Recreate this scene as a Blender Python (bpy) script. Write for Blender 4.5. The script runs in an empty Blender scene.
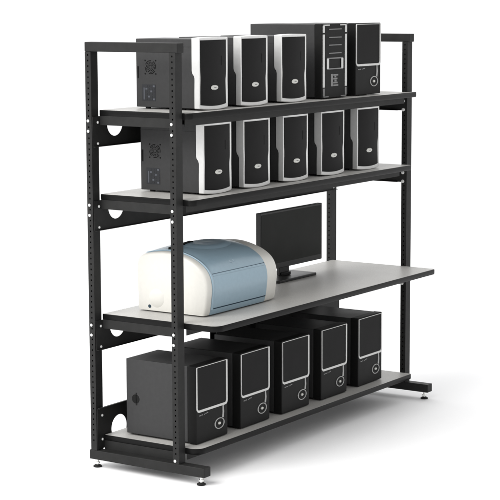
import bpy, bmesh, math, random
from mathutils import Vector, Matrix
random.seed(7)
scene = bpy.context.scene
COL = scene.collection

# ------------------------------------------------------------------ camera
YAW, PITCH, ROLL, FPX = 0.9813, -0.1388, -0.0041, 1817.9
fw = Vector((math.sin(YAW)*math.cos(PITCH), math.cos(YAW)*math.cos(PITCH), math.sin(PITCH)))
r0 = Vector((math.cos(YAW), -math.sin(YAW), 0.0))
u0 = r0.cross(fw)
r2 = r0*math.cos(ROLL) + u0*math.sin(ROLL)
u2 = -r0*math.sin(ROLL) + u0*math.cos(ROLL)
cam_data = bpy.data.cameras.new('camera')
cam = bpy.data.objects.new('camera', cam_data)
COL.objects.link(cam)
m = Matrix((r2, u2, -fw)).transposed().to_4x4()
m.translation = Vector((-5.9877, -4.3673, 2.0176))
cam.matrix_world = m
cam_data.sensor_width = 36.0
cam_data.lens = FPX/500*36.0
cam_data.clip_start = 0.1
cam_data.clip_end = 500
scene.camera = cam

# ------------------------------------------------------------------ studio surroundings and lamps
world = bpy.data.worlds.new('World')
scene.world = world
world.use_nodes = True
nt = world.node_tree
bg = nt.nodes['Background']
tc = nt.nodes.new('ShaderNodeTexCoord')
dot = nt.nodes.new('ShaderNodeVectorMath'); dot.operation = 'DOT_PRODUCT'
dot.inputs[1].default_value = (0.35, 0.94, 0.0)           # the lit backdrop side of the studio
nt.links.new(tc.outputs['Generated'], dot.inputs[0])
mr = nt.nodes.new('ShaderNodeMapRange')
mr.inputs['From Min'].default_value = -0.75
mr.inputs['From Max'].default_value = 0.35
mr.inputs['To Min'].default_value = 0.62
mr.inputs['To Max'].default_value = 1.24
nt.links.new(dot.outputs['Value'], mr.inputs['Value'])
bg.inputs['Color'].default_value = (1, 1, 1, 1)
nt.links.new(mr.outputs['Result'], bg.inputs['Strength'])

def area_lamp(name, loc, target, size, power, color=(1, 1, 1)):
    d = bpy.data.lights.new(name, 'AREA')
    d.shape = 'DISK'; d.size = size; d.energy = power; d.color = color
    o = bpy.data.objects.new(name, d)
    COL.objects.link(o)
    o.location = loc
    o.rotation_euler = (Vector(target)-Vector(loc)).to_track_quat('-Z', 'Y').to_euler()
    return o
area_lamp('key_lamp', (-6.6, 1.8, 6.9), (0.9, 0.1, 0.7), 7.5, 900, (1.0, 0.992, 0.98))

scene.view_settings.view_transform = 'Standard'
scene.view_settings.look = 'None'
scene.view_settings.exposure = 0.25
scene.view_settings.gamma = 1.0

# ------------------------------------------------------------------ materials
def mat(name, col, rough=0.5, spec=0.5, metal=0.0, var=0.06, scale=60.0, bump=0.0, bscale=400.0, coat=0.0):
    M = bpy.data.materials.new(name); M.use_nodes = True
    t = M.node_tree; p = t.nodes['Principled BSDF']
    p.inputs['Roughness'].default_value = rough
    p.inputs['Metallic'].default_value = metal
    p.inputs['Specular IOR Level'].default_value = spec
    p.inputs['Coat Weight'].default_value = coat
    c = t.nodes.new('ShaderNodeTexCoord')
    n = t.nodes.new('ShaderNodeTexNoise')
    n.inputs['Scale'].default_value = scale; n.inputs['Detail'].default_value = 4
    t.links.new(c.outputs['Object'], n.inputs['Vector'])
    r = t.nodes.new('ShaderNodeValToRGB')
    lo = [max(0, v*(1-var)) for v in col]; hi = [min(1, v*(1+var)) for v in col]
    r.color_ramp.elements[0].position = 0.3; r.color_ramp.elements[0].color = (*lo, 1)
    r.color_ramp.elements[1].position = 0.7; r.color_ramp.elements[1].color = (*hi, 1)
    t.links.new(n.outputs['Fac'], r.inputs['Fac'])
    t.links.new(r.outputs['Color'], p.inputs['Base Color'])
    q = t.nodes.new('ShaderNodeMapRange')
    q.inputs['To Min'].default_value = max(0.02, rough-0.06); q.inputs['To Max'].default_value = min(1, rough+0.06)
    n2 = t.nodes.new('ShaderNodeTexNoise'); n2.inputs['Scale'].default_value = 9; n2.inputs['Detail'].default_value = 6
    t.links.new(c.outputs['Object'], n2.inputs['Vector'])
    t.links.new(n2.outputs['Fac'], q.inputs['Value'])
    t.links.new(q.outputs['Result'], p.inputs['Roughness'])
    if bump:
        n3 = t.nodes.new('ShaderNodeTexNoise'); n3.inputs['Scale'].default_value = bscale; n3.inputs['Detail'].default_value = 2
        t.links.new(c.outputs['Object'], n3.inputs['Vector'])
        b = t.nodes.new('ShaderNodeBump'); b.inputs['Strength'].default_value = bump; b.inputs['Distance'].default_value = 0.001
        t.links.new(n3.outputs['Fac'], b.inputs['Height'])
        t.links.new(b.outputs['Normal'], p.inputs['Normal'])
    return M

PAINT = mat('black_powder_coat', (0.0175, 0.0175, 0.0172), 0.5, 0.14, var=0.14, scale=22, bump=0.25, bscale=900)
HOLE = mat('slot_dark', (0.006, 0.006, 0.006), 0.8, 0.1)
TRIM = mat('black_edge_trim', (0.006, 0.006, 0.006), 0.32, 0.10)
CHROME = mat('bright_zinc', (0.80, 0.80, 0.78), 0.22, 0.5, 1.0)
BOLT = mat('bright_bolt', (0.66, 0.66, 0.65), 0.45, 0.5, 0.15)
RUBBER = mat('black_rubber', (0.012, 0.012, 0.012), 0.7, 0.2)
CASE = mat('black_case_steel', (0.034, 0.034, 0.0345), 0.48, 0.2, bump=0.12, bscale=1200)
BEZEL = mat('black_bezel_plastic', (0.0085, 0.0085, 0.0084), 0.5, 0.11)
INSERT = mat('black_mesh_panel', (0.0088, 0.0086, 0.0088), 0.55, 0.09, bump=0.2, bscale=1500)
SILVER = mat('silver_plastic', (0.62, 0.62, 0.612), 0.30, 0.5, 0.3, var=0.03)
SILVER2 = mat('silver_trim', (0.52, 0.52, 0.51), 0.34, 0.5, 0.3, var=0.03)
RINGG = mat('ring_grey', (0.34, 0.34, 0.335), 0.4, 0.4, 0.2)
DULL = mat('dull_grey_trim', (0.16, 0.16, 0.16), 0.45, 0.4)
BADGE = mat('badge_silver', (0.50, 0.50, 0.47), 0.3, 0.5, 0.3)
PORT = mat('port_panel', (0.020, 0.021, 0.024), 0.55, 0.25)
PORTG = mat('port_grey', (0.07, 0.075, 0.088), 0.5, 0.3)
WHITE = mat('cream_plastic', (0.565, 0.555, 0.518), 0.42, 0.4, var=0.02)
BLUE = mat('blue_grey_plastic', (0.235, 0.33, 0.395), 0.3, 0.5, var=0.03)
BLUED = mat('blue_grey_dish', (0.26, 0.36, 0.43), 0.34, 0.45, var=0.03)
BLUEL = mat('pale_blue_emblem', (0.38, 0.47, 0.54), 0.35, 0.5)
SEAM = mat('seam_shadow', (0.03, 0.05, 0.07), 0.7, 0.1)
SCREEN = mat('monitor_screen', (0.0115, 0.0125, 0.011), 0.5, 0.12, var=0.03)
MONB = mat('monitor_plastic', (0.014, 0.014, 0.014), 0.4, 0.3)

def laminate():
    M = mat('grey_speckled_laminate', (0.405, 0.397, 0.38), 0.42, 0.35, var=0.13, scale=260)
    return M
LAM = laminate()
FLOOR = mat('white_studio_floor', (0.86, 0.86, 0.865), 0.7, 0.15, var=0.004, scale=3)

# ------------------------------------------------------------------ helpers
def link(name, bm, material, parent=None, bevel=0.0, seg=2, smooth=False, angle=35):
    me = bpy.data.meshes.new(name)
    bmesh.ops.recalc_face_normals(bm, faces=bm.faces)
    bm.to_mesh(me); bm.free()
    o = bpy.data.objects.new(name, me)
    COL.objects.link(o)
    ms = material if isinstance(material, (list, tuple)) else [material]
    for x in ms: me.materials.append(x)
    if parent is not None: o.parent = parent
    if bevel:
        b = o.modifiers.new('bevel', 'BEVEL'); b.width = bevel; b.segments = seg
        b.limit_method = 'ANGLE'; b.angle_limit = math.radians(angle); b.harden_normals = True
    if bevel or smooth:
        for p in me.polygons: p.use_smooth = True
    if smooth and not bevel:
        try: me.set_sharp_from_angle(angle=math.radians(angle))
        except Exception: pass
    return o
def B(): return bmesh.new()
def box(bm, x0, x1, y0, y1, z0, z1, mi=0):
    v = [bm.verts.new(p) for p in ((x0,y0,z0),(x1,y0,z0),(x1,y1,z0),(x0,y1,z0),(x0,y0,z1),(x1,y0,z1),(x1,y1,z1),(x0,y1,z1))]
    for f in ((0,3,2,1),(4,5,6,7),(0,1,5,4),(1,2,6,5),(2,3,7,6),(3,0,4,7)):
        bm.faces.new([v[i] for i in f]).material_index = mi
def cyl(bm, c, r, h, axis='z', n=20, r2=None, mi=0, sx=1.0):
    """cylinder from c along +axis by h"""
    r2 = r if r2 is None else r2
    ax = {'x': (Vector((0,1,0)), Vector((0,0,1)), Vector((1,0,0))), 'y': (Vector((1,0,0)), Vector((0,0,1)), Vector((0,1,0))),
          'z': (Vector((1,0,0)), Vector((0,1,0)), Vector((0,0,1)))}[axis]
    c = Vector(c); a, b, d = ax
    lo = [bm.verts.new(c + a*(sx*r*math.cos(2*math.pi*i/n)) + b*(r*math.sin(2*math.pi*i/n))) for i in range(n)]
    hi = [bm.verts.new(c + d*h + a*(sx*r2*math.cos(2*math.pi*i/n)) + b*(r2*math.sin(2*math.pi*i/n))) for i in range(n)]
    for i in range(n):
        j = (i+1) % n
        bm.faces.new((lo[i], lo[j], hi[j], hi[i])).material_index = mi
    bm.faces.new(lo[::-1]).material_index = mi; bm.faces.new(hi).material_index = mi
def prism(bm, pts, z0, z1):
    lo = [bm.verts.new((x, y, z0)) for x, y in pts]; hi = [bm.verts.new((x, y, z1)) for x, y in pts]
    n = len(pts)
    for i in range(n):
        j = (i+1) % n
        bm.faces.new((lo[i], lo[j], hi[j], hi[i]))
    bm.faces.new(lo[::-1]); bm.faces.new(hi)
def prism_xz(bm, pts, y0, y1):
    lo = [bm.verts.new((x, y0, z)) for x, z in pts]; hi = [bm.verts.new((x, y1, z)) for x, z in pts]
    n = len(pts)
    for i in range(n):
        j = (i+1) % n
        bm.faces.new((lo[i], lo[j], hi[j], hi[i]))
    bm.faces.new(lo[::-1]); bm.faces.new(hi)
def strip_ring(bm, outer, inner, y0, y1):
    """closed flat ring between two equal-length (x,z) outlines, thickness y0..y1"""
    n = len(outer)
    L = [[bm.verts.new((x, y, z)) for x, z in P] for P in (outer, inner) for y in (y0, y1)]
    of, ob, jf, jb = L
    for i in range(n):
        j = (i+1) % n
        bm.faces.new((of[i], of[j], jf[j], jf[i])); bm.faces.new((ob[i], jb[i], jb[j], ob[j]))
        bm.faces.new((of[i], ob[i], ob[j], of[j])); bm.faces.new((jf[i], jf[j], jb[j], jb[i]))
def rounded(x0, x1, y0, y1, rs, n=6):
    """rounded rectangle outline ccw; rs = radii at (x0y0, x1y0, x1y1, x0y1)"""
    out = []
    cs = ((x0, y0, 1, 1, 180), (x1, y0, -1, 1, 270), (x1, y1, -1, -1, 0), (x0, y1, 1, -1, 90))
    for (cx, cy, sx, sy, a0), r in zip(cs, rs):
        for k in range(n+1):
            a = math.radians(a0 + 90*k/n)
            out.append((cx+sx*r + r*math.cos(a), cy+sy*r + r*math.sin(a)))
    return out
def inset(pts, d):
    """offset a ccw outline inward by d (points with the same index)"""
    n = len(pts); out = []
    for i in range(n):
        p0, p1, p2 = Vector(pts[i-1]), Vector(pts[i]), Vector(pts[(i+1) % n])
        a = (p1-p0); b = (p2-p1)
        if a.length < 1e-9: a = b
        if b.length < 1e-9: b = a
        a.normalize(); b.normalize()
        na = Vector((-a.y, a.x)); nb = Vector((-b.y, b.x))
        q = na+nb; q.normalize()
        out.append(tuple(p1 + q*(d/max(0.4, q.dot(na)))))
    return out
def empty(name, loc, label, cat, group=None):
    o = bpy.data.objects.new(name, None); COL.objects.link(o)
    o.location = loc; o.empty_display_size = 0.05
    o['label'] = label; o['category'] = cat
    if group: o['group'] = group
    return o
def children(o): return [c for c in list(COL.objects) if c.parent == o]
def copy_tree(o, parent=None):
    c = o.copy(); COL.objects.link(c); c.parent = parent
    for ch in children(o): copy_tree(ch, c)
    return c

# ------------------------------------------------------------------ the setting
bm = B()
g = [(-60, -60), (160, -60), (160, 160), (-60, 160)]
bm.faces.new([bm.verts.new((x, y, 0)) for x, y in g])
fl = link('floor', bm, FLOOR); fl['kind'] = 'structure'

# ------------------------------------------------------------------ the rack
W, D, PB, DP, H = 1.9962, 0.467, 0.0467, 0.0302, 1.83
ZF0, ZF1 = 0.0374, 0.0783
rack = empty('computer_rack', (0, 0, 0), 'black steel open computer rack with two shelves, a deep worktop and a low shelf', 'rack')

PITCH_H = 0.0233
def upright(x0, y0):
    """hollow perforated post: square holes down both side walls"""
    x1, y1 = x0+PB, y0+DP
    z0, z1 = ZF1+0.0005, H-0.0400
    hw = 0.0032
    cy = (y0+y1)/2
    ring = [(x0, y0), (x0, cy-hw), (x0, cy+hw), (x0, y1), (x1, y1), (x1, cy+hw), (x1, cy-hw), (x1, y0)]
    zs = [z0]
    z = H-0.054
    levels = []
    while z > z0+0.03:
        levels.append(z); z -= PITCH_H
    for zc in reversed(levels): zs += [zc-0.0036, zc+0.0036]
    zs.append(z1)
    bm = B()
    rows = [[bm.verts.new((x, y, z)) for x, y in ring] for z in zs]
    for k in range(len(zs)-1):
        hole = (k % 2 == 1)
        for i in range(8):
            j = (i+1) % 8
            if hole and i in (1, 5): continue
            bm.faces.new((rows[k][i], rows[k][j], rows[k+1][j], rows[k+1][i]))
    o = link('upright', bm, PAINT, rack)
    s = o.modifiers.new('wall', 'SOLIDIFY'); s.thickness = 0.0022; s.offset = -1
    return o
ups = {}
for k, x0 in (('l', 0.0), ('r', W-PB)):
    for e, y0 in (('f', 0.0), ('b', D-DP)):
        ups[k+e] = upright(x0, y0)
for x0 in (0.0, W-PB):
    bm = B(); box(bm, x0, x0+PB, -0.0114, 0.4691, H-0.0398, H)
    link('top_rail', bm, PAINT, rack, bevel=0.003)
    bm = B(); box(bm, x0-0.0006, x0+PB+0.0006, -0.1298, 0.4771, ZF0, ZF1)
    ft = link('base_foot', bm, PAINT, rack, bevel=0.003)
    for y in (-0.098, 0.452):
        bm = B()
        cyl(bm, (x0+PB/2, y, 0.010), 0.006, ZF0-0.0105, n=16)
        cyl(bm, (x0+PB/2, y, 0.0165), 0.0115, 0.008, n=6)
        st = link('levelling_stem', bm, CHROME, ft, smooth=True)
        bm = B()
        cyl(bm, (x0+PB/2, y, 0.0005), 0.0185, 0.0055, n=28)
        cyl(bm, (x0+PB/2, y, 0.006), 0.0172, 0.0045, n=28, r2=0.011)
        link('levelling_pad', bm, RUBBER, ft, smooth=True)

def bolt(parent, c, axis, sgn, r=0.0063):
    bm = B()
    h = 0.0048*sgn
    cyl(bm, c, r, h*0.45, axis=axis, n=18)
    c2 = Vector(c); c2['xyz'.index(axis)] += h*0.45
    cyl(bm, c2, r*0.97, h*0.55, axis=axis, n=18, r2=r*0.5)
    return link('bolt', bm, BOLT, parent, smooth=True, angle=50)

XL, XR = PB+0.0008, W-PB-0.0008
def shelf(z, yf, xr, above=False, rad=(0.035, 0.030)):
    yb = D-DP-0.0050
    # board outline, ccw; the front may run past the right post
    ro = rounded(XL, max(xr, XR), yf, yb, (rad[0], rad[1], 0.002, 0.002))
    if xr > XR+0.01:
        k = [(x, y) for x, y in ro]
        out = []
        for x, y in k:
            if y > -0.004 and x > XR: continue
            out.append((x, y))
        # insert the notch round the right post
        idx = max(i for i, (x, y) in enumerate(out) if x > XR)
        out[idx+1:idx+1] = [(xr, -0.004), (XR, -0.004), (XR, yb)]
        ro = out
    if xr < XR-0.01:
        ro = rounded(XL, xr, yf, yb, (rad[0], rad[1], 0.002, 0.002))
    ri = inset(ro, 0.0028)
    bm = B(); prism(bm, ri, z-0.0225, z)
    bd = link('shelf', bm, LAM, rack, bevel=0.0006, seg=1, angle=60)
    bm = B()
    rj = inset(ro, 0.0026)
    n = len(ro)
    zb, zt = z-0.0255, z-0.0006
    loops = [[bm.verts.new((x, y, zz)) for x, y in P] for P, zz in ((rj, zt), (inset(ro, 0.0012), zt), (inset(ro, 0.0), zt-0.003), (ro, zb+0.004), (inset(ro, 0.0018), zb), (rj, zb))]
    for a in range(5):
        for i in range(n):
            j = (i+1) % n
            bm.faces.new((loops[a][i], loops[a][j], loops[a+1][j], loops[a+1][i]))
    link('edge_trim', bm, TRIM, bd, smooth=True, angle=60)
    # pressed steel tray under the board: flanges at both ends, front lip, pan
    xe = min(XR, xr) if xr < XR-0.01 else XR
    for xa in (XL, XR-0.0022):
        bm = B()
        dz = 0.064 if (xa == XL or above) else 0.092
        box(bm, xa, xa+0.0022, 0.010, yb-0.001, z-dz, z-0.0245)
        xi = xa+0.0022 if xa == XL else xa-0.016
        box(bm, xi, xi+0.016, 0.045, yb-0.002, z-dz, z-dz+0.0022)
        link('end_flange', bm, PAINT, bd, bevel=0.0008, seg=1)
    bm = B()
    box(bm, XL+0.0225, xe-0.0225, 0.004, 0.0062, z-0.056, z-0.0275)
    box(bm, XL+0.0225, xe-0.0225, 0.0064, yb-0.004, z-0.0285, z-0.0268)
    link('support_tray', bm, PAINT, bd)
    # rear panel with a cable hole near each end
    z0, z1 = (z-0.155, z-0.0264) if not above else (z-0.0585, 0.262)
    hz = z-0.061 if not above else z+0.014
    y0, y1 = D-DP-0.0038, D-DP-0.0012
    bm = B()
    def half(xc, xa, xb):
        n = 40; r = 0.055
        circ = []; sq = []
        for i in range(n):
            a = 2*math.pi*(i+0.5)/n
            ca, sa = math.cos(a), math.sin(a)
            circ.append((xc+r*ca, hz+r*sa))
            hx = (xb-xc) if ca > 0 else (xc-xa); hzz = (z1-hz) if sa > 0 else (hz-z0)
            t = min(hx/max(abs(ca), 1e-6), hzz/max(abs(sa), 1e-6))
            sq.append([xc+t*ca, hz+t*sa])
        for cx_, cz_ in ((xa, z0), (xb, z0), (xb, z1), (xa, z1)):
            k = min(range(n), key=lambda i: (sq[i][0]-cx_)**2+(sq[i][1]-cz_)**2); sq[k] = [cx_, cz_]
        strip_ring(bm, [tuple(p) for p in sq], circ, y0, y1)
    half(0.155, 0.004, 0.30); half(W-0.155, W-0.30, W-0.004)
    box(bm, 0.30, W-0.30, y0, y1, z0, z1)
    zl = z0 if not above else z1
    box(bm, 0.006, W-0.006, y0-0.010, y0-0.0002, zl-0.0002 if not above else zl-0.002, zl+0.002)
    bp = link('rear_panel', bm, PAINT, rack)
    for x in (0.0355, W-0.0355):
        for zz in ((z-0.052, z-0.142) if not above else (0.228, 0.122)):
            bolt(bp, (x, y0-0.0002, zz), 'y', -1, 0.0058)
    # bolts through the uprights
    if not above:
        for zz in (z-0.0445, z-0.088):
            bolt(ups['lf'], (-0.0002, 0.0200, zz), 'x', -1)
            bolt(ups['lb'], (-0.0002, 0.4545, zz), 'x', -1)
            bolt(ups['rf'], (W-PB-0.0032, 0.0200, zz), 'x', -1, 0.0085)
            bolt(ups['rb'], (W-PB-0.0032, 0.4545, zz), 'x', -1, 0.0085)
    return bd
Z1, Z2, Z3, Z4 = 1.5440, 1.1870, 0.6710, 0.1400
shelf(Z1, -0.0366, 1.986, rad=(0.028, 0.016))
shelf(Z2, -0.0524, 1.906, rad=(0.028, 0.012))
shelf(Z3, -0.1682, 1.9520, rad=(0.045, 0.020))
shelf(Z4, -0.0708, 1.8895, above=True, rad=(0.045, 0.012))
for x in (-0.0008, W-PB-0.003):
    bolt(ups['lf' if x < 1 else 'rf'], (x, 0.0180, 0.0905), 'x', -1)

# added trough-shaped filler, keeps the gap behind the low towers dark
bm = B()
prism_pts = [(0.388, 0.395), (0.426, 0.395), (0.426, 0.5155), (0.4235, 0.5155), (0.4235, 0.3975), (0.3905, 0.3975), (0.3905, 0.492), (0.388, 0.492)]
ra = [bm.verts.new((0.84, y, z)) for y, z in prism_pts]; rb_ = [bm.verts.new((W-PB-0.003, y, z)) for y, z in prism_pts]
for i in range(8): bm.faces.new((ra[i], ra[(i+1) % 8], rb_[(i+1) % 8], rb_[i]))
bm.faces.new(ra); bm.faces.new(rb_[::-1])
link('gap_filler_trough', bm, PAINT, rack)

# ------------------------------------------------------------------ silver fronted towers
SW, SH = 0.208, 0.305
SG = 'silver and black computer towers'
def silver_tower(label):
    t = empty('computer_tower', (0, 0, 0), label, 'computer', SG)
    bm = B()
    box(bm, 0.005, SW-0.005, 0.0250, 0.335, 0.008, SH-0.008)
    cs = link('case', bm, CASE, t, bevel=0.003)
    # raised top cover rail along the side panel
    bm = B()
    box(bm, 0.0040, SW-0.0040, 0.0450, 0.334, SH-0.0405, SH-0.0385)
    link('panel_lip', bm, DULL if False else CASE, cs)
    # side vent, port grille and latch of the left panel
    bm = B()
    n = 30; cy_, cz_ = 0.258, 0.177
    for ring in range(4):
        r = 0.0065+0.0065*ring
        for k in range(n):
            if ring % 4 == 3 and (k % 8) in (0, 1): continue
            if ring < 3 and (k + 2*ring) % 3 == 0: continue
            a0, a1 = 2*math.pi*k/n, 2*math.pi*(k+1)/n
            pts = [(cy_+(r+d)*math.cos(a), cz_+(r+d)*math.sin(a)) for a, d in ((a0, 0), (a1, 0), (a1, 0.0036), (a0, 0.0036))]
            bm.faces.new([bm.verts.new((0.0046, y, z)) for y, z in pts])
    for sy in (-1, 1):
        for sz in (-1, 1):
            cyl(bm, (0.0042, cy_+sy*0.028, cz_+sz*0.028), 0.0035, 0.001, axis='x', n=10)
    link('fan_vent', bm, HOLE, cs)
    bm = B()
    box(bm, 0.0042, 0.0055, 0.232, 0.304, 0.034, 0.104, 0)
    for r in range(6):
        for c in range(4):
            z0 = 0.038+r*0.011; y0 = 0.236+c*0.013
            box(bm, 0.0034, 0.0043, y0, y0+0.010, z0, z0+0.0075, 0 if (r+c*2) % 5 else 1)
    box(bm, 0.0034, 0.0043, 0.289, 0.295, 0.04, 0.09, 1)
    link('port_grille', bm, [PORT, PORTG], cs)
    bm = B(); box(bm, 0.0036, 0.0055, 0.321, 0.327, 0.130, 0.180)
    link('panel_latch', bm, HOLE, cs)
    # bezel
    nu, nv = 16, 28
    def yf(u): return -0.010*(1-(2*u-1)**2)
    def zb(u): return 0.001+0.0065*(2*u-1)**2
    def zt(u): return SH-0.003*(2*u-1)**2
    def sstep(a, b, x):
        t_ = min(1, max(0, (x-a)/(b-a))); return t_*t_*(3-2*t_)
    def sd(v): return 0.026+0.013*sstep(0.44, 0.52, v)
    def pin(v): return 0.0014*math.exp(-((v-0.40)/0.12)**2)
    bm = B()
    fr = [[None]*(nu+1) for _ in range(nv+1)]
    for j in range(nv+1):
        v = j/nv
        for i in range(nu+1):
            u = i/nu
            x = pin(v)+(SW-2*pin(v))*u
            fr[j][i] = bm.verts.new((x, yf(u), zb(u)+v*(zt(u)-zb(u))))
    for j in range(nv):
        for i in range(nu): bm.faces.new((fr[j][i], fr[j][i+1], fr[j+1][i+1], fr[j+1][i]))
    per = [(0, i) for i in range(nu+1)]+[(j, nu) for j in range(1, nv+1)]+[(nv, i) for i in range(nu-1, -1, -1)]+[(j, 0) for j in range(nv-1, 0, -1)]
    bk = []
    for j, i in per:
        f = fr[j][i].co
        bk.append(bm.verts.new((f.x, sd(j/nv), f.z)))
    for k in range(len(per)):
        l = (k+1) % len(per)
        a, b = per[k], per[l]
        bm.faces.new((fr[a[0]][a[1]], fr[b[0]][b[1]], bk[l], bk[k]))
    bz = link('bezel', bm, SILVER, t, bevel=0.0035, seg=3, angle=50)
    # black front panel lying in the bezel
    bm = B()
    top = []
    ml, mr_, mt, mb = 0.0045, 0.021, 0.0125, 0.0185
    def P(i, j, dy):
        v = j/nv; u_ = i/nu
        x0 = ml+pin(v)*1.4; x1 = SW-mr_-0.006*(1-sstep(0.36, 0.50, v))*(0.35+0.65*sstep(0.0, 0.35, v))
        x = x0+(x1-x0)*u_; u = x/SW
        z0 = mb+0.001+0.0065*(2*u_-1)**2-0.002; z1 = SH-mt
        return (x, yf(u)+dy, z0+v*(z1-z0))
    A = [[bm.verts.new(P(i, j, -0.0016)) for i in range(nu+1)] for j in range(nv+1)]
    Bk = [[bm.verts.new(P(i, j, 0.004)) for i in range(nu+1)] for j in range(nv+1)]
    for j in range(nv):
        for i in range(nu):
            bm.faces.new((A[j][i], A[j][i+1], A[j+1][i+1], A[j+1][i]))
    for k in range(len(per)):
        a, b = per[k], per[(k+1) % len(per)]
        bm.faces.new((A[a[0]][a[1]], A[b[0]][b[1]], Bk[b[0]][b[1]], Bk[a[0]][a[1]]))
    fp = link('front_panel', bm, INSERT, t, smooth=True, angle=40)
    yc = yf(0.45)
    bm = B(); cyl(bm, (0.094, yc-0.0012, 0.094), 0.0108, -0.0035, axis='y', n=32, r2=0.0085, sx=2.45)
    cyl(bm, (0.094, yc-0.0046, 0.094), 0.0022, -0.0006, axis='y', n=16, sx=4.2, mi=1)
    link('badge', bm, [BADGE, DULL], t, smooth=True, angle=50)
    bm = B(); box(bm, 0.145, 0.1475, yf(0.7)-0.0026, yf(0.7)-0.0006, 0.186, 0.226)
    link('drive_release', bm, BEZEL, fp)
    for x in (0.03, SW-0.03):
        for y in (0.075, 0.29):
            bm = B(); cyl(bm, (x, y, 0.0003), 0.012, 0.0082, n=16); link('foot', bm, RUBBER, t)
    return t
st0 = silver_tower('')
row1 = [(0.198, 'silver framed black tower at the left end of the top shelf'),
        (0.509, 'silver framed black tower in the middle of the three on the top shelf'),
        (0.830, 'silver framed tower on the top shelf, right beside the taller tower with slits')]
row2 = [(0.223, 'leftmost of the five silver framed towers on the second shelf'),
        (0.524, 'second from the left of the five silver framed towers on the second shelf'),
        (0.841, 'middle one of the five silver framed towers on the second shelf'),
        (1.170, 'fourth from the left of the five silver framed towers on the second shelf'),
        (1.495, 'rightmost of the five silver framed towers on the second shelf, right end exposed')]
first = True
for rows, z in ((row1, Z1), (row2, Z2)):
    for x, lab in rows:
        o = st0 if first else copy_tree(st0)
        first = False
        o.location = (x, 0.020+random.uniform(-0.002, 0.002), z); o['label'] = lab
        o.rotation_euler = (0, 0, math.radians(random.uniform(-0.5, 0.5)))

# ------------------------------------------------------------------ black towers with ring button
KW, KH, KD = 0.234, 0.338, 0.370
KG = 'black computer towers with silver window frames'
def ring_tower(label):
    t = empty('computer_tower', (0, 0, 0), label, 'computer', KG)
    bm = B()
    box(bm, 0.002, KW-0.002, 0.0455, KD, 0.008, KH-0.002)
    cs = link('case', bm, CASE, t, bevel=0.003)
    bm = B()   # finger latch of the side panel
    box(bm, 0.0004, 0.0026, KD-0.058, KD-0.050, 0.135, 0.190)
    cyl(bm, (0.0004, KD-0.050, 0.1625), 0.020, 0.0022, axis='x', n=20)
    link('panel_latch', bm, BEZEL, cs, bevel=0.0008, seg=1)
    bm = B()
    box(bm, 0, KW, 0.0, 0.0445, 0.004, KH)
    link('bezel', bm, BEZEL, t, bevel=0.004, seg=3)
    # window frame: thin left and top lines, heavier right and bottom, round lower corners
    out = rounded(0.002, KW-0.003, 0.138, KH-0.004, (0.018, 0.018, 0.004, 0.004))
    inn = rounded(0.0062, KW-0.0135, 0.1485, KH-0.0068, (0.012, 0.012, 0.002, 0.002))
    bm = B(); strip_ring(bm, out, inn, -0.0035, 0.002)
    fr = link('window_frame', bm, SILVER2, t, bevel=0.0008, seg=1)
    bm = B(); prism_xz(bm, inset(inn, -0.0003), -0.0012, 0.0015)
    link('window', bm, INSERT, t)
    # ring button and its stem
    cx, cz = 0.170, 0.064
    n = 36
    bm = B()
    o1 = [(cx+0.036*math.cos(2*math.pi*i/n), cz+0.0240*math.sin(2*math.pi*i/n)) for i in range(n)]
    o2 = [(cx+0.0312*math.cos(2*math.pi*i/n), cz+0.0207*math.sin(2*math.pi*i/n)) for i in range(n)]
    strip_ring(bm, o1, o2, -0.0028, 0.001)
    prism_xz(bm, [(cx+0.020, 0.0865), (cx+0.030, 0.0840), (cx+0.034, 0.110), (cx+0.030, 0.1385), (cx+0.023, 0.1385), (cx+0.024, 0.108)], -0.0026, 0.001)
    rb = link('button_ring', bm, RINGG, t)
    bm = B(); cyl(bm, (cx, 0.0002, cz), 0.0065, -0.004, axis='y', n=20, sx=1.5, r2=0.0055)
    link('power_button', bm, BADGE, t, smooth=True, angle=50)
    bm = B()
    for x0, x1, dz in ((0.022, 0.035, -0.0008), (0.037, 0.048, 0), (0.056, 0.062, 0.0), (0.066, 0.074, 0.0015), (0.076, 0.086, 0.003)):
        box(bm, x0, x1, -0.0012, 0.001, 0.1225+dz, 0.1265+dz)
    link('maker_mark', bm, DULL, t)
    for x in (0.035, KW-0.035):
        for y in (0.07, KD-0.05):
            bm = B(); cyl(bm, (x, y, 0.0003), 0.012, 0.0082, n=16); link('foot', bm, RUBBER, t)
    return t
kt0 = ring_tower('')
low = [((0.103, -0.018, Z4), 'leftmost of the five black towers on the bottom shelf, its whole side panel showing'),
       ((0.440, -0.016, Z4), 'second from the left of the five black towers on the bottom shelf'),
       ((0.772, -0.016, Z4), 'middle one of the five black towers on the bottom shelf'),
       ((1.114, -0.014, Z4), 'fourth from the left of the five black towers on the bottom shelf'),
       ((1.462, -0.010, Z4), 'rightmost of the five black towers on the bottom shelf, top catching light'),
       ((1.478, 0.020, Z1), 'black tower with silver window frame and ring button, right end of the top shelf')]
for k, (loc, lab) in enumerate(low):
    o = kt0 if k == 0 else copy_tree(kt0)
    o.location = loc; o['label'] = lab
    if k == 5: o.scale = (1, 1, 1.018)
    o.rotation_euler = (0, 0, math.radians(random.uniform(-0.5, 0.5)))

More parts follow.
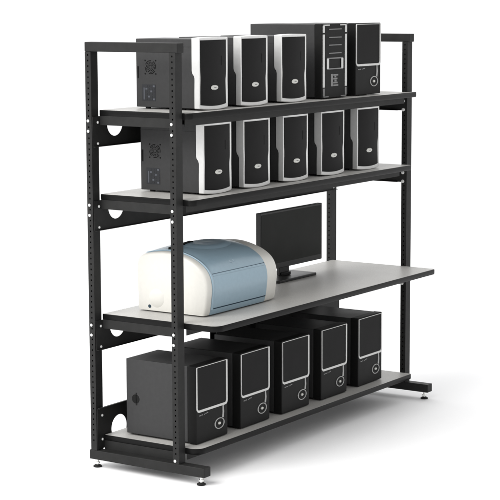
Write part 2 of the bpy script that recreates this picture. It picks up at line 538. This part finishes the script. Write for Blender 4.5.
# ------------------------------------------------------------------ tall tower with slits
TW, TH, TD = 0.226, 0.346, 0.396
t = empty('computer_tower', (1.172, 0.020, Z1), 'tall black tower with silver corner trim and four drive slits on the top shelf', 'computer')
bm = B(); box(bm, 0.002, TW-0.002, 0.0405, TD, 0.008, TH-0.002); tcs = link('case', bm, CASE, t, bevel=0.003)
bm = B(); box(bm, 0, TW, 0, 0.0395, 0.004, TH); link('bezel', bm, BEZEL, t, bevel=0.004, seg=3)
def FX(px): return (px-321.0)/29.0*TW
def FZ(py): return (96.6-py)/72.6*TH
def frontbox(bm, px0, px1, py0, py1, y0=-0.003, y1=0.001):
    box(bm, FX(px0), FX(px1), y0, y1, FZ(py1), FZ(py0))
def tpart(name, M, rects, y0=-0.003, bev=0.001):
    bm = B()
    for r in rects: frontbox(bm, *r, y0=y0)
    return link(name, bm, M, t, bevel=bev, seg=1)
for a, b, c, d in ((321.9, 323.9, 322.6, 329.6), (347.3, 349.3, 341.8, 348.8)):
    tpart('trim_bar', SILVER2, [(a, b, 34.2, 85.3)])
    tpart('corner_trim', SILVER2, [(a, b, 26.0, 32.6), (c, d, 24.9, 25.98)])
for a, b, c, d in ((322.1, 323.8, 322.6, 328.4), (347.3, 349.0, 342.6, 348.5)):
    tpart('corner_trim', DULL, [(a, b, 86.2, 93.9), (c, d, 93.92, 95.0)])
for y in (29.4, 37.2, 44.7, 52.5): tpart('drive_slit', DULL, [(329.0, 343.2, y-0.45, y+0.45)], -0.002, 0.0)
out = rounded(FX(326.3), FX(344.8), FZ(68.2), FZ(56.8), (0.006,)*4)
bm = B(); strip_ring(bm, out, inset(out, 0.0055), -0.003, 0.001)
link('floppy_frame', bm, DULL, t)
for a, b in ((326.2, 328.4), (342.7, 344.9)):
    bm = B(); frontbox(bm, a, b, 57.6, 67.4, -0.0038, -0.0024); link('floppy_clip', bm, SILVER2, t)
bm = B()
frontbox(bm, 331.2, 333.4, 72.6, 84.6, -0.0016)
for y, b in ((73.0, 339.5), (76.6, 338.6), (80.5, 338.8), (83.0, 339.6)): frontbox(bm, 333.8, b, y, y+1.5, -0.0014)
frontbox(bm, 335.2, 337.2, 74.8, 76.2, -0.0015); frontbox(bm, 335.2, 337.6, 78.4, 80.2, -0.0015)
link('port_marks', bm, DULL, t)
for x in (0.035, TW-0.035):
    for y in (0.07, TD-0.05):
        bm = B(); cyl(bm, (x, y, 0.0003), 0.012, 0.0082, n=16); link('foot', bm, RUBBER, t)

# ------------------------------------------------------------------ printer
pr = empty('printer', (0.199, 0.0, Z3), 'blue and cream rounded desktop printer on the worktop', 'printer')
PL = 0.585
prof = [(0.004, 0.006), (-0.004, 0.03), (-0.010, 0.075), (-0.014, 0.115), (-0.010, 0.150), (0.000, 0.178), (0.018, 0.203), (0.045, 0.224), (0.080, 0.242),
        (0.120, 0.255), (0.165, 0.264), (0.215, 0.266), (0.262, 0.262), (0.300, 0.256), (0.331, 0.248), (0.353, 0.231), (0.363, 0.203), (0.366, 0.150), (0.362, 0.08), (0.360, 0.02), (0.356, 0.006)]
def spline(P, sub=3):
    out = []
    for i in range(len(P)-1):
        p0 = P[max(0, i-1)]; p1 = P[i]; p2 = P[i+1]; p3 = P[min(len(P)-1, i+2)]
        for k in range(sub):
            s = k/sub
            out.append(tuple(0.5*((2*p1[a])+(-p0[a]+p2[a])*s+(2*p0[a]-5*p1[a]+4*p2[a]-p3[a])*s*s+(-p0[a]+3*p1[a]-3*p2[a]+p3[a])*s**3) for a in (0, 1)))
    out.append(P[-1]); return out
prof = spline(prof)
cen = (0.175, 0.10)
def section(d, lift=0.0):
    """profile pulled inward by d metres; lift raises the crown of the lid"""
    out = []
    for y, z in prof:
        vy, vz = y-cen[0], z-cen[1]
        L = math.hypot(vy, vz)
        k = max(0.0, 1-d/L)
        zz = cen[1]+vz*k
        if z < 0.03: zz = z
        zz += lift*max(0, (z-0.2)/0.066)
        out.append((cen[0]+vy*k, zz))
    return out
def loft(name, secs, material, parent, angle=50, capa=True, capb=True):
    bm = B()
    rows = [[bm.verts.new((x, y, z)) for y, z in S] for x, S in secs]
    n = len(rows[0])
    for a in range(len(rows)-1):
        for i in range(n):
            j = (i+1) % n
            bm.faces.new((rows[a][i], rows[a][j], rows[a+1][j], rows[a+1][i]))
    if capa: bm.faces.new(rows[0])
    if capb: bm.faces.new(rows[-1][::-1])
    return link(name, bm, material, parent, smooth=True, angle=angle)
XA, XB = 0.034, 0.458
loft('end_cap', [(0.0, section(0.014)), (0.003, section(0.007)), (0.008, section(0.0028)), (0.018, section(0.0008)), (XA, section(0.0004))], WHITE, pr, 70)
loft('end_cap', [(XB+0.0004, section(0.0004)), (0.505, section(0.001)), (0.535, section(0.0055)), (0.558, section(0.014)), (0.573, section(0.026)), (0.581, section(0.038)), (PL, section(0.052))], WHITE, pr, 80)
# blue shell: lid and lower front flap meet at a crease
secs = []
for k in range(15):
    u = k/14
    x = XA+0.0006+(XB-XA-0.0008)*u
    e = min(u, 1-u)
    secs.append((x, section(-0.002 if 0 < k < 14 else -0.0002, 0.015*math.sin(math.pi*u)**0.8)))
body = loft('shell', secs, BLUE, pr, 50)
def on_front(x, z, off):
    """y of the front of the shell at height z"""
    best = None
    S = section(-0.002)
    for (y0, z0), (y1, z1) in zip(S, S[1:]):
        if z0 <= z <= z1 and y0 < 0.15:
            f = (z-z0)/max(1e-6, z1-z0); best = y0+(y1-y0)*f; break
    return (best if best is not None else 0)-off
def band(bm, x0, x1, z0, z1, proud=0.0012, n=4):
    """thin strip hugging the curved front"""
    rows = []
    for k in range(n+1):
        z = z0+(z1-z0)*k/n
        rows.append([bm.verts.new((x, on_front(x, z, o), z)) for x, o in ((x0, -0.004), (x0, proud), (x1, proud), (x1, -0.004))])
    for k in range(n):
        for i in range(3): bm.faces.new((rows[k][i], rows[k][i+1], rows[k+1][i+1], rows[k+1][i]))
    bm.faces.new(rows[0]); bm.faces.new(rows[-1][::-1])
bm = B(); band(bm, XA+0.012, XB-0.004, 0.1795, 0.1812, 0.0006, 2)
link('lid_crease', bm, SEAM, pr)
bm = B(); band(bm, XA+0.004, XB-0.004, 0.030, 0.0345, 0.0006, 2)
link('tray_gap', bm, SEAM, pr)
bm = B(); band(bm, XA+0.004, XB-0.004, 0.0355, 0.170, 0.0018, 18)
link('front_flap', bm, BLUE, pr, smooth=True, angle=40)
# raised rib along the left edge of the shell
S = section(-0.0055); S2 = section(-0.001)
bm = B()
lo, hi = 3, len(prof)-18
rows = []
for i in range(lo, hi):
    rows.append([bm.verts.new((XA+a, *(S[i] if b else S2[i]))) for a, b in ((0.0010, 0), (0.0022, 1), (0.0120, 1), (0.0150, 0))])
for i in range(len(rows)-1):
    for k in range(3): bm.faces.new((rows[i][k], rows[i][k+1], rows[i+1][k+1], rows[i+1][k]))
link('edge_rib', bm, BLUED, pr, smooth=True, angle=60)
# shallow oval dish and dark slot in the lid
def lid_z(x, y):
    u = (x-XA)/(XB-XA); S = section(-0.002, 0.015*math.sin(math.pi*min(1, max(0, u)))**0.8)
    for (y0, z0), (y1, z1) in zip(S, S[1:]):
        if y0 <= y <= y1 and z0 > 0.15: return z0+(z1-z0)*(y-y0)/max(1e-6, y1-y0)
    return 0.26
bm = B()
n, m_ = 40, 6
cx, cy = 0.262, 0.172
rings = []
for j in range(m_+1):
    f = 1-j/m_
    h = 0.0045*math.sin(math.pi*min(1, (1-f)*1.6+0.0)) if f > 0.4 else 0.0045*math.sin(math.pi*0.96)*0.4
    rings.append([bm.verts.new((cx+0.150*f*math.cos(2*math.pi*i/n), cy+0.075*f*math.sin(2*math.pi*i/n), lid_z(cx+0.150*f*math.cos(2*math.pi*i/n), cy+0.075*f*math.sin(2*math.pi*i/n))+0.0003+h)) for i in range(n)] if f > 0 else None)
for j in range(m_-1):
    for i in range(n):
        k = (i+1) % n
        bm.faces.new((rings[j][i], rings[j][k], rings[j+1][k], rings[j+1][i]))
bm.faces.new(rings[m_-1])
link('lid_dish', bm, BLUED, pr, smooth=True, angle=80)
bm = B(); 
x0, x1, y0, y1 = 0.050, 0.205, 0.205, 0.226
vs = [(x, y) for x, y in ((x0, y0), (x1, y0), (x1, y1), (x0, y1))]
lo_ = [bm.verts.new((x, y, lid_z(x, y)-0.004)) for x, y in vs]; hi_ = [bm.verts.new((x, y, lid_z(x, y)+0.0085)) for x, y in vs]
for i in range(4): bm.faces.new((lo_[i], lo_[(i+1) % 4], hi_[(i+1) % 4], hi_[i]))
bm.faces.new(hi_)
link('paper_slot', bm, HOLE, pr)
# emblem on the lid front, ring and dark dot on the cream side
bm = B()
ez = 0.215
for pts in ([(-0.020, -0.006), (-0.004, -0.0085), (-0.012, 0.007)], [(0.020, 0.006), (0.005, 0.0085), (0.013, -0.0065)]):
    bm.faces.new([bm.verts.new((0.235+a, on_front(0.2, ez+b, 0.0045), ez+b)) for a, b in pts])
for f in list(bm.faces):
    r = bmesh.ops.extrude_face_region(bm, geom=[f])
    bmesh.ops.translate(bm, vec=(0, 0.004, 0), verts=[v for v in r['geom'] if isinstance(v, bmesh.types.BMVert)])
link('emblem', bm, BLUEL, pr)
bm = B()
cyl(bm, (0.0010, 0.255, 0.062), 0.042, -0.0022, axis='x', n=36, r2=0.039)
link('side_boss', bm, WHITE, pr, smooth=True, angle=40)
bm = B(); cyl(bm, (0.0004, 0.292, 0.024), 0.0075, -0.0018, axis='x', n=18)
link('side_jack', bm, SEAM, pr)

# ------------------------------------------------------------------ monitor
mo = empty('monitor', (1.30, 0.30, Z3), 'thin black flat screen monitor on the worktop behind the printer', 'monitor')
mo.rotation_euler = (0, 0, math.radians(-0.8))
bm = B(); box(bm, -0.240, 0.300, -0.0160, 0.010, 0.060, 0.338)
hs = link('housing', bm, MONB, mo, bevel=0.003)
bm = B(); box(bm, -0.231, 0.291, -0.0168, -0.0155, 0.086, 0.328); link('screen', bm, SCREEN, mo)
bm = B(); box(bm, -0.10, 0.13, 0.0105, 0.034, 0.12, 0.29); link('back_cover', bm, MONB, mo, bevel=0.008, seg=3)
bm = B(); box(bm, -0.038, 0.048, 0.0110, 0.028, 0.014, 0.16); link('neck', bm, MONB, mo, bevel=0.003)
bm = B()
prism(bm, rounded(-0.165, 0.172, -0.070, 0.120, (0.012,)*4), 0.0006, 0.013)
link('base', bm, MONB, mo, bevel=0.003)
bm = B(); box(bm, -0.03, 0.04, -0.004, 0.0104, 0.0135, 0.030); link('neck_collar', bm, TRIM, mo, bevel=0.003)
